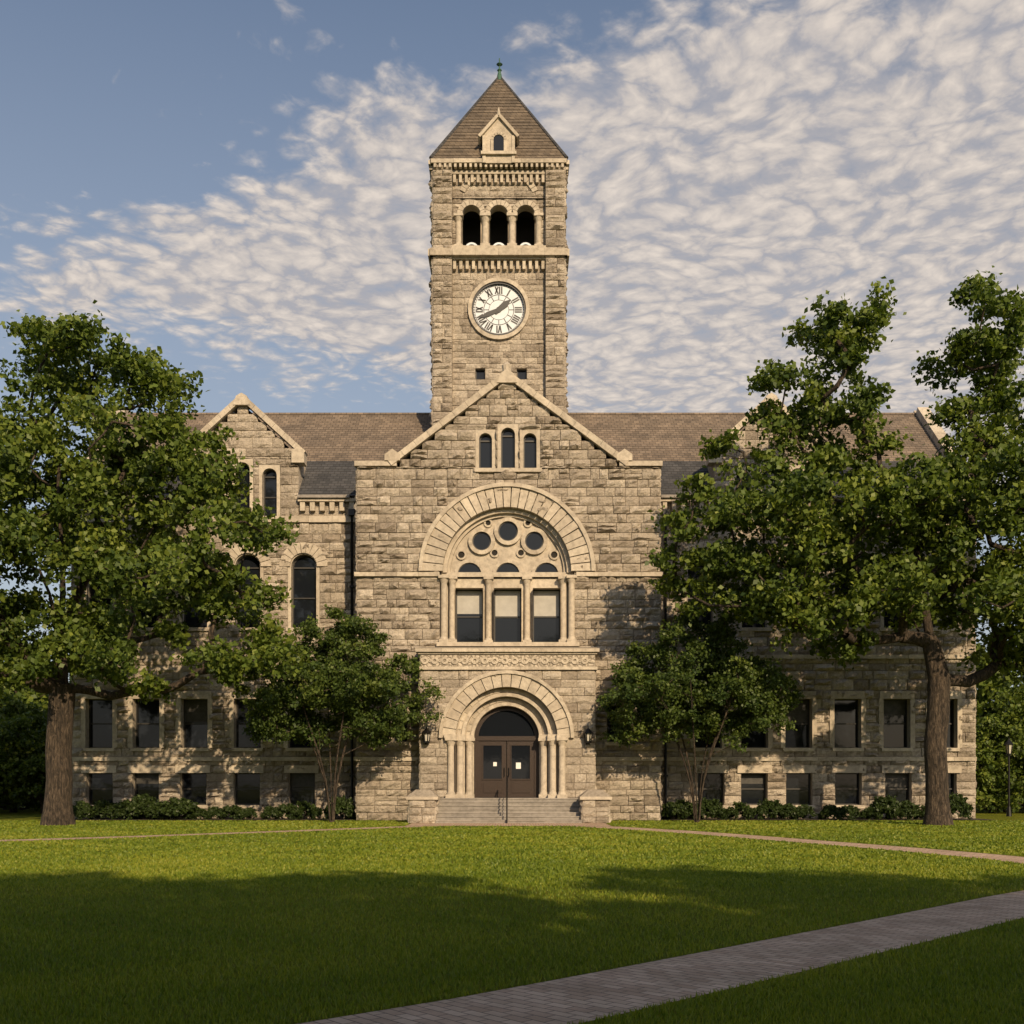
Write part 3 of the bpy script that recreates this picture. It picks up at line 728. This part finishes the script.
# ------------------------------------------------------------------ vegetation
def unit(v): return v/np.maximum(np.linalg.norm(v,axis=-1,keepdims=True),1e-9)
def leaves_np(rng,centers,crad,per,size,flat=.7,sub=7,spread=.24):
    cs=[];ts=[]
    for i,c in enumerate(centers):
        r=crad*rng.uniform(.7,1.25)
        sc=unit(rng.normal(size=(sub,3)))*(rng.random((sub,1))**.45)*r*np.array([1,1,flat])
        m=int(per*rng.uniform(.7,1.2)); idx=rng.integers(0,sub,m)
        pts=c+sc[idx]+rng.normal(size=(m,3))*r*spread*np.array([1,1,.75])
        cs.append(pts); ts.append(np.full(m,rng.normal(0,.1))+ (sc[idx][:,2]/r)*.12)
    P=np.concatenate(cs); T=np.concatenate(ts); n=len(P)
    a=unit(rng.normal(size=(n,3))+np.array([0,0,-.2])); nn=unit(np.cross(a,rng.normal(size=(n,3))))
    up=np.sign(nn[:,2:3]+1e-9); nn=nn*up; s=np.cross(nn,a); L=size*rng.uniform(.6,1.25,(n,1)); w=L*.36
    V=np.stack([P-a*L*.5,P+s*w+nn*w*.3,P+a*L*.5,P-s*w+nn*w*.3],1).reshape(-1,3)
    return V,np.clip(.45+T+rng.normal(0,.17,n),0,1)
def sample(rng,lobes,nC,dmin,bias=.4):
    wts=np.array([l[3]*l[4]*l[5] for l in lobes])**.7; wts/=wts.sum(); out=[]
    tries=0
    while len(out)<nC and tries<nC*60:
        tries+=1; l=lobes[rng.choice(len(lobes),p=wts)]
        p=unit(rng.normal(size=3))*(rng.random()**bias)*np.array(l[3:6])+np.array(l[:3])
        if all(np.sum((p-q)**2)>dmin*dmin for q in out): out.append(p)
    return np.array(out)
def limb_mesh(name,nodes,par,rads):
    B=MB()
    for i,pi in enumerate(par):
        if pi<0: continue
        a,b=nodes[pi],nodes[i]; ra,rb=rads[pi],rads[i]
        if par[pi]>=0 and rads[i]<rads[pi]*.75: ra=rb*1.15
        k=14 if rb>.25 else (8 if rb>.08 else 5)
        d=unit(np.array(b)-a); cyl(B,tuple(a-d*ra*.15),tuple(b+d*rb*.15),ra,rb,k,'bark',.5,cap=False)
    return B.build(name,None,smooth=True)
def make_tree(name,loc,lobes,nC,dmin,crad,per,leaf,trunk,trunk_r,seed,mat,stems=None,rot=0,flare=.45,tip=.022,bias=.4):
    rng=np.random.default_rng(seed)
    C=sample(rng,lobes,nC,dmin,bias)
    nodes=[];par=[]
    if stems is None:
        for i,p in enumerate(trunk): nodes.append(np.array(p,float)); par.append(i-1)
        nstart=2
    else:
        nodes.append(np.array((0,0,-.1)));par.append(-1)
        for st_ in stems:
            pr=0
            for p in st_: nodes.append(np.array(p,float)); par.append(pr); pr=len(nodes)-1
        nstart=1
    trunk_n=len(nodes)
    order=np.argsort(np.linalg.norm(C-nodes[min(trunk_n-1,3)],axis=1))
    for ci in order:
        t=C[ci]; A=np.array(nodes)
        dv=t-A; dd=np.linalg.norm(dv,axis=1); cost=dd+np.maximum(0,A[:,2]-t[2]-.2)*1.5
        cost[:nstart]+=50
        ok=int(np.argmin(cost)); p=A[ok]; L=dd[ok]; kk=max(1,int(L/.7))
        perp=rng.normal(size=3)*.10*L; perp[2]-= .05*L
        pr=ok
        for j in range(1,kk+1):
            s=j/kk; q=p+(t-p)*s+perp*math.sin(math.pi*s)+rng.normal(size=3)*.06*min(1,L)
            nodes.append(q);par.append(pr);pr=len(nodes)-1
    e=2.35; acc=np.zeros(len(nodes)); ch=np.zeros(len(nodes),int)
    for i in range(len(nodes)-1,-1,-1):
        if ch[i]==0: acc[i]+=tip**e
        if par[i]>=0: acc[par[i]]+=acc[i]; ch[par[i]]+=1
    rads=acc**(1/e)
    sc=trunk_r/rads[0] if stems is None else 1
    f=np.clip(rads/rads[0],0,1)**.6
    rads=rads*(1+(sc-1)*f)
    if stems is None:
        for i in range(min(trunk_n,len(trunk))):
            z=nodes[i][2]; rads[i]*=1+flare*math.exp(-max(z,0)/.45)
    e0=empty(name,loc); e0.rotation_euler=(0,0,rot)
    tr=limb_mesh('trunk_and_limbs',nodes,par,rads); tr.parent=e0
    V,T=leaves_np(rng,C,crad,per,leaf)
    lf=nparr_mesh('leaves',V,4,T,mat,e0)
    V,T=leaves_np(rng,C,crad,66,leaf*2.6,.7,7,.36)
    low=nparr_mesh('leaves_coarse',V,4,T,mat,None,False)
    return e0,tr,lf,low
def inst(name,src,loc,rot,scale,parent=None):
    e0=empty(name,loc); e0.rotation_euler=(0,0,rot); e0.scale=(scale,)*3
    for nm,dt in (('trunk_and_limbs',src[1].data),('leaves',src[3])):
        c=bpy.data.objects.new(nm,dt); scene.collection.objects.link(c); c.parent=e0
    if parent: e0.parent=parent
    return e0
q=24.7
def L(tx,list_):
    return [((x-tx)/q,dy,(825-y)/q,rx/q,ry_,rz/q) for x,y,rx,rz,dy,ry_ in list_]
lobL=L(58,[(58,352,48,44,0,3),(140,372,50,45,.5,2.5),(10,420,60,60,0,3.5),(110,440,85,60,0,4.5),(185,470,50,50,0,3),(225,540,50,42,-.5,3),(268,590,42,34,0,2.5),
 (60,530,120,70,-1,5.5),(150,590,95,50,-1,4.5),(225,655,62,30,-.5,3),(20,640,80,55,-1,4.5),(110,665,75,30,-1,4),(-60,480,70,90,0,5),(-50,620,70,55,0,4),(60,480,80,70,3,3)])
tl=[(0,0,-.1),(0,0,.35),(0,0,.9),(.05,.02,1.8),(.0,.05,3.0),(.05,.1,4.2),(.15,.1,5.6),(.1,0,7.5),(.2,0,9.5),(.1,.1,11.5),(0,0,13.5),(.1,0,15.5)]
X,Z=E(-5.5)
T1=make_tree('oak_tree',(X(58),-5.5,0),lobL,200,1.05,1.10,440,.25,tl,.5,11,'oak_leaves')
lobR=L(938,[(832,345,44,40,0,2.2),(872,325,28,26,0,1.4),(988,335,44,44,0,2.4),(1005,400,44,50,0,2.6),(800,400,40,38,0,2.2),(760,450,52,42,0,2.6),(850,440,50,40,0,3),
 (725,515,48,38,-.3,2.4),(810,520,75,48,-.5,4),(900,535,80,50,-.5,4),(985,490,58,65,0,4),(702,580,36,32,0,2),(770,600,65,36,-.5,3),(860,610,75,36,-.5,4),(960,590,70,45,-.5,4),(1020,640,50,50,0,3),
 (1060,480,60,80,0,4),(1050,590,60,60,0,4),(695,545,30,22,0,1.4)])
tr_=[(0,0,-.1),(0,0,.35),(-.03,0,.9),(-.05,0,1.9),(-.12,0,3.2),(.0,0,4.5),(.05,0,5.9),(-.3,0,7.4),(-.6,0,9.2),(-.9,0,11.2),(-1.0,0,13.0)]
T2=make_tree('oak_tree',(X(938),-5.5,0),lobR,225,1.02,1.0,400,.25,tr_,.44,24,'oak_leaves')
def small(name,px,d,seed,wid):
    X,Z=E(d); g=1100/(50+d)
    rg=random.Random(seed); stems=[]
    for i in range(6):
        a=i/6*6.283+rg.uniform(-.3,.3); s=rg.uniform(.75,1.15)
        stems.append([(math.cos(a)*r_*s,math.sin(a)*r_*s,z) for r_,z in((.1,.1),(.16,.8),(.32,1.8),(.65,2.9),(1.15,4.1),(1.6,5.3),(1.9,6.3))])
    lob=[((x)/g,dy,(820-y)/g,rx/g,ry_,rz/g) for x,y,rx,rz,dy,ry_ in
      ((0,642,52,34,0,2),(-46*wid,682,50,36,0,2),(50*wid,688,50,36,0,2),(0,690,84*wid,34,-.5,3),(-44,722,48,18,0,2),(48,722,48,18,0,2),(20,622,25,16,0,1.2))]
    return make_tree(name,(X(px),d,0),lob,165,.53,.54,320,.15,None,.1,seed,'small_tree_leaves',stems=stems,tip=.014,bias=.5)
T3=small('small_ornamental_tree',332,-2.6,31,1.0)
T4=small('small_ornamental_tree',697,-2.6,32,1.05)
for (x,y,s,r_) in [(-23,-60,.78,1),(-16,-61,.80,2),(-10,-60,.78,3),(-4,-61,.79,.4),(2,-60,.77,5),(8,-61,.79,2.2),(14,-60,.78,1.3),(20,-61,.79,3.9),(27,-60,.78,.6),(-4,-68,.86,2.7),(5,-69,.86,1.9),(14,-68,.86,3.3),(24,-69,.86,.2),(-14,-69,.86,.9)]:
    inst('oak_tree',T1,(x,y,0),r_,s*.97)
BG=empty('background_trees')
rr=random.Random(3)
for (x,y,s) in [(-32,20,.62),(-37,12,.6),(-29,32,.7),(-42,24,.75),(-26.5,22,.5),(31,18,.58),(36,12,.62),(28,30,.62),(40,24,.75),(-50,16,.8),(-36,40,.8),(38,42,.8),(50,20,.8),(-60,40,.9),(60,40,.9),(-30,9,.35),(33,7,.36),(27,12,.34),(-26,11,.33),(-29,14,.42),(30,13,.42)]:
    inst('background_tree',T1 if rr.random()<.5 else T2,(x,y,-3.4*s/.7),rr.uniform(0,6.28),s,BG)
def shrubmesh(seed):
    rng=np.random.default_rng(seed); n=60
    c=unit(rng.normal(size=(n,3)))*np.array([.5,.45,.4])*rng.uniform(.75,1.05,(n,1)); c[:,2]=np.abs(c[:,2])*1.0+.1; c[:,2]+=.08
    V,T=leaves_np(rng,c,.16,70,.09,.9,sub=4); return nparr_mesh('shrub',V,4,T,'shrub_leaves',link=False)
SM=[shrubmesh(i) for i in range(3)]
X,Z=E(1.3)
pos=[84,104,122,141,163,183,196,215,231,250,270,288,306,342]+[672,683,707,722,739,768,785,800,828,846,866,882,900,925,950]
for i,px in enumerate(pos):
    o=bpy.data.objects.new('shrub',SM[i%3]); scene.collection.objects.link(o)
    s=rr.uniform(.75,1.55); o.location=(X(px),1.1+rr.uniform(-.4,.2),-.02); o.scale=(s*rr.uniform(.9,1.2),s,s*rr.uniform(.85,1.2)); o.rotation_euler=(0,0,rr.uniform(0,6))
B=MB()
B.add([(X(60),.0,.016),(PL-.0,.0,.016),(PL,2.5,.016),(X(60),2.5,.016)],[(0,1,2,3)],'mulch_soil')
B.add([(PR,.0,.016),(X(985),.0,.016),(X(985),2.5,.016),(PR,2.5,.016)],[(0,1,2,3)],'mulch_soil'); B.build('planting_bed_soil')

# ------------------------------------------------------------------ lanterns, lamp, handrail
def lantern(x,z,y):
    B=MB()
    cyl(B,(x,y+.02,z-.1),(x,y-.32,z-.28),.03,.03,8,'black_iron'); cyl(B,(x,y-.32,z-.28),(x,y-.32,z-.2),.04,.05,8,'black_iron')
    box(B,front(0),x-.09,x+.09,z-.3,z+.1,-y-.01,-y+.12,'black_iron')
    cyl(B,(x,y-.32,z-.2),(x,y-.32,z+.22),.10,.16,6,'lamp_glass')
    for i in range(6):
        a=6.283*i/6; cyl(B,(x+.115*math.cos(a),y-.32+.115*math.sin(a),z-.2),(x+.178*math.cos(a),y-.32+.178*math.sin(a),z+.22),.026,.026,5,'black_iron')
    cyl(B,(x,y-.32,z-.23),(x,y-.32,z-.15),.15,.15,6,'black_iron'); cyl(B,(x,y-.32,z+.18),(x,y-.32,z+.4),.25,.05,6,'black_iron'); cyl(B,(x,y-.32,z+.4),(x,y-.32,z+.52),.03,.01,6,'black_iron')
    B.build('wall_lantern')
X,Z=E(-1.5)
lantern(X(427),Z(738),-1.52); lantern(X(587.5),Z(738),-1.52)
B=MB(); X,Z=E(6); x,y=X(1009),6
cyl(B,(x,y,0),(x,y,.5),.14,.09,12,'black_iron'); cyl(B,(x,y,.5),(x,y,3.1),.055,.045,12,'black_iron'); cyl(B,(x,y,3.1),(x,y,3.2),.12,.12,10,'black_iron')
cyl(B,(x,y,3.2),(x,y,3.65),.12,.18,6,'lamp_glass'); cyl(B,(x,y,3.65),(x,y,3.9),.24,.04,6,'black_iron'); cyl(B,(x,y,3.9),(x,y,4.02),.03,.01,6,'black_iron')
for i in range(6):
    a=6.283*i/6; cyl(B,(x+.12*math.cos(a),y+.12*math.sin(a),3.2),(x+.185*math.cos(a),y+.185*math.sin(a),3.65),.022,.022,5,'black_iron')
B.build('street_lamp')
B=MB(); x=E(-3)[0](507)
tops=[(-1.75,zb),(-3.95,0)]
for y_,z_ in tops: cyl(B,(x,y_,z_),(x,y_,z_+.95),.03,.03,8,'black_iron')
cyl(B,(x,tops[0][0],tops[0][1]+.95),(x,tops[1][0],.95),.03,.03,8,'black_iron'); cyl(B,(x,tops[0][0],tops[0][1]+.5),(x,tops[1][0],.5),.018,.018,8,'black_iron')
cyl(B,(x,-3.95,.95),(x,-4.2,.93),.03,.03,8,'black_iron')
B.build('stair_handrail')

# ------------------------------------------------------------------ sky / sun / camera
w=bpy.data.worlds.new('World'); scene.world=w; w.use_nodes=True; nt=w.node_tree
bg=nt.nodes['Background']; bg.inputs['Strength'].default_value=.1
sky=nd(nt,'ShaderNodeTexSky'); sky.sky_type='NISHITA'; sky.sun_disc=False
sky.sun_elevation=rad(SUN_EL); sky.sun_rotation=rad(180-SUN_AZ); sky.air_density=1.0; sky.dust_density=2.0; sky.ozone_density=1.3
tc_=nd(nt,'ShaderNodeTexCoord'); sp=nd(nt,'ShaderNodeSeparateXYZ'); nt.links.new(tc_.outputs['Generated'],sp.inputs[0])
zz=math_(nt,'MAXIMUM',sp.outputs['Z'],.03)
U=math_(nt,'DIVIDE',sp.outputs['X'],zz); Vv=math_(nt,'DIVIDE',sp.outputs['Y'],zz)
cb=nd(nt,'ShaderNodeCombineXYZ'); nt.links.new(U,cb.inputs[0]); nt.links.new(Vv,cb.inputs[1])
wn=nd(nt,'ShaderNodeTexNoise'); wn.noise_dimensions='2D'; wn.inputs['Scale'].default_value=3.0; wn.inputs['Detail'].default_value=2; nt.links.new(cb.outputs[0],wn.inputs['Vector'])
wv=nd(nt,'ShaderNodeVectorMath',operation='MULTIPLY_ADD'); nt.links.new(wn.outputs['Color'],wv.inputs[0]); wv.inputs[1].default_value=(.12,.12,0); nt.links.new(cb.outputs[0],wv.inputs[2])
mp=nd(nt,'ShaderNodeMapping'); mp.inputs['Rotation'].default_value=(0,0,rad(35)); mp.inputs['Scale'].default_value=(1.0,1.0,1); nt.links.new(wv.outputs[0],mp.inputs[0])
nA=noise(nt,mp.outputs[0],13,5,.64,.2,'2D')
vo=nd(nt,'ShaderNodeTexVoronoi',feature='F1'); vo.voronoi_dimensions='2D'; vo.inputs['Scale'].default_value=19
jn=nd(nt,'ShaderNodeTexNoise'); jn.noise_dimensions='2D'; jn.inputs['Scale'].default_value=24; jn.inputs['Detail'].default_value=3; nt.links.new(mp.outputs[0],jn.inputs['Vector'])
jv=nd(nt,'ShaderNodeVectorMath',operation='MULTIPLY_ADD'); nt.links.new(jn.outputs['Color'],jv.inputs[0]); jv.inputs[1].default_value=(.065,.065,0); nt.links.new(mp.outputs[0],jv.inputs[2])
nt.links.new(jv.outputs[0],vo.inputs['Vector'])
cell=math_(nt,'SUBTRACT',1,math_(nt,'MULTIPLY',vo.outputs['Distance'],1.25))
nB=noise(nt,wv.outputs[0],2.4,3,.6,0,'2D')
def mr(v,a,b,c=0,d=1,t='SMOOTHSTEP'):
    n=nd(nt,'ShaderNodeMapRange',interpolation_type=t); nt.links.new(v,n.inputs[0])
    for i,x in enumerate((a,b,c,d)): n.inputs[i+1].default_value=x
    return n.outputs[0]
wob=math_(nt,'MULTIPLY',math_(nt,'SUBTRACT',nB,.5),1.0)
s1=math_(nt,'ADD',math_(nt,'SUBTRACT',math_(nt,'MULTIPLY_ADD',U,.66,Vv),1.24),wob)
s2=math_(nt,'ADD',math_(nt,'SUBTRACT',math_(nt,'MULTIPLY_ADD',U,.62,3.1),Vv),wob)
cov=math_(nt,'MULTIPLY',mr(s1,-.15,.6),mr(s2,-.5,.6))
pat=math_(nt,'ADD',math_(nt,'MULTIPLY',nA,.68),math_(nt,'MULTIPLY',cell,.36))
al=math_(nt,'ADD',pat,math_(nt,'MULTIPLY_ADD',cov,1.0,-.98))
alpha=mr(al,-.14,.50)
alpha=math_(nt,'MULTIPLY',alpha,mr(cov,0,.25))
alpha=math_(nt,'MULTIPLY',alpha,.93)
ccol=ramp(nt,pat,[(.38,(.52,.50,.52)),(.55,(.72,.65,.60)),(.75,(.92,.81,.71))])
cc=mixc(nt,'MULTIPLY',1,ccol,(8.6,8.6,8.6))
haze=mr(sp.outputs['Z'],.12,.60,.66,.10,'LINEAR')
skc=mixc(nt,'MIX',haze,mixc(nt,'MULTIPLY',1,sky.outputs[0],(1.0,1.02,1.06)),(5.0,5.2,5.4))
fin=mixc(nt,'MIX',alpha,skc,cc)
nt.links.new(fin,bg.inputs[0])
sv=Vector((math.sin(rad(SUN_AZ))*math.cos(rad(SUN_EL)),-math.cos(rad(SUN_AZ))*math.cos(rad(SUN_EL)),math.sin(rad(SUN_EL))))
sl=bpy.data.lights.new('sun','SUN'); sl.energy=5.0; sl.angle=rad(.6); sl.color=(1,.76,.48)
so=bpy.data.objects.new('sun',sl); scene.collection.objects.link(so); so.rotation_euler=sv.to_track_quat('Z','Y').to_euler()
cam=bpy.data.cameras.new('camera'); co_=bpy.data.objects.new('camera',cam); scene.collection.objects.link(co_)
co_.location=(0,-50,1.7); co_.rotation_euler=(rad(90),0,0)
cam.sensor_width=36; cam.lens=36*1100/1024; cam.shift_y=(783-512)/1024; cam.clip_end=4000
scene.camera=co_
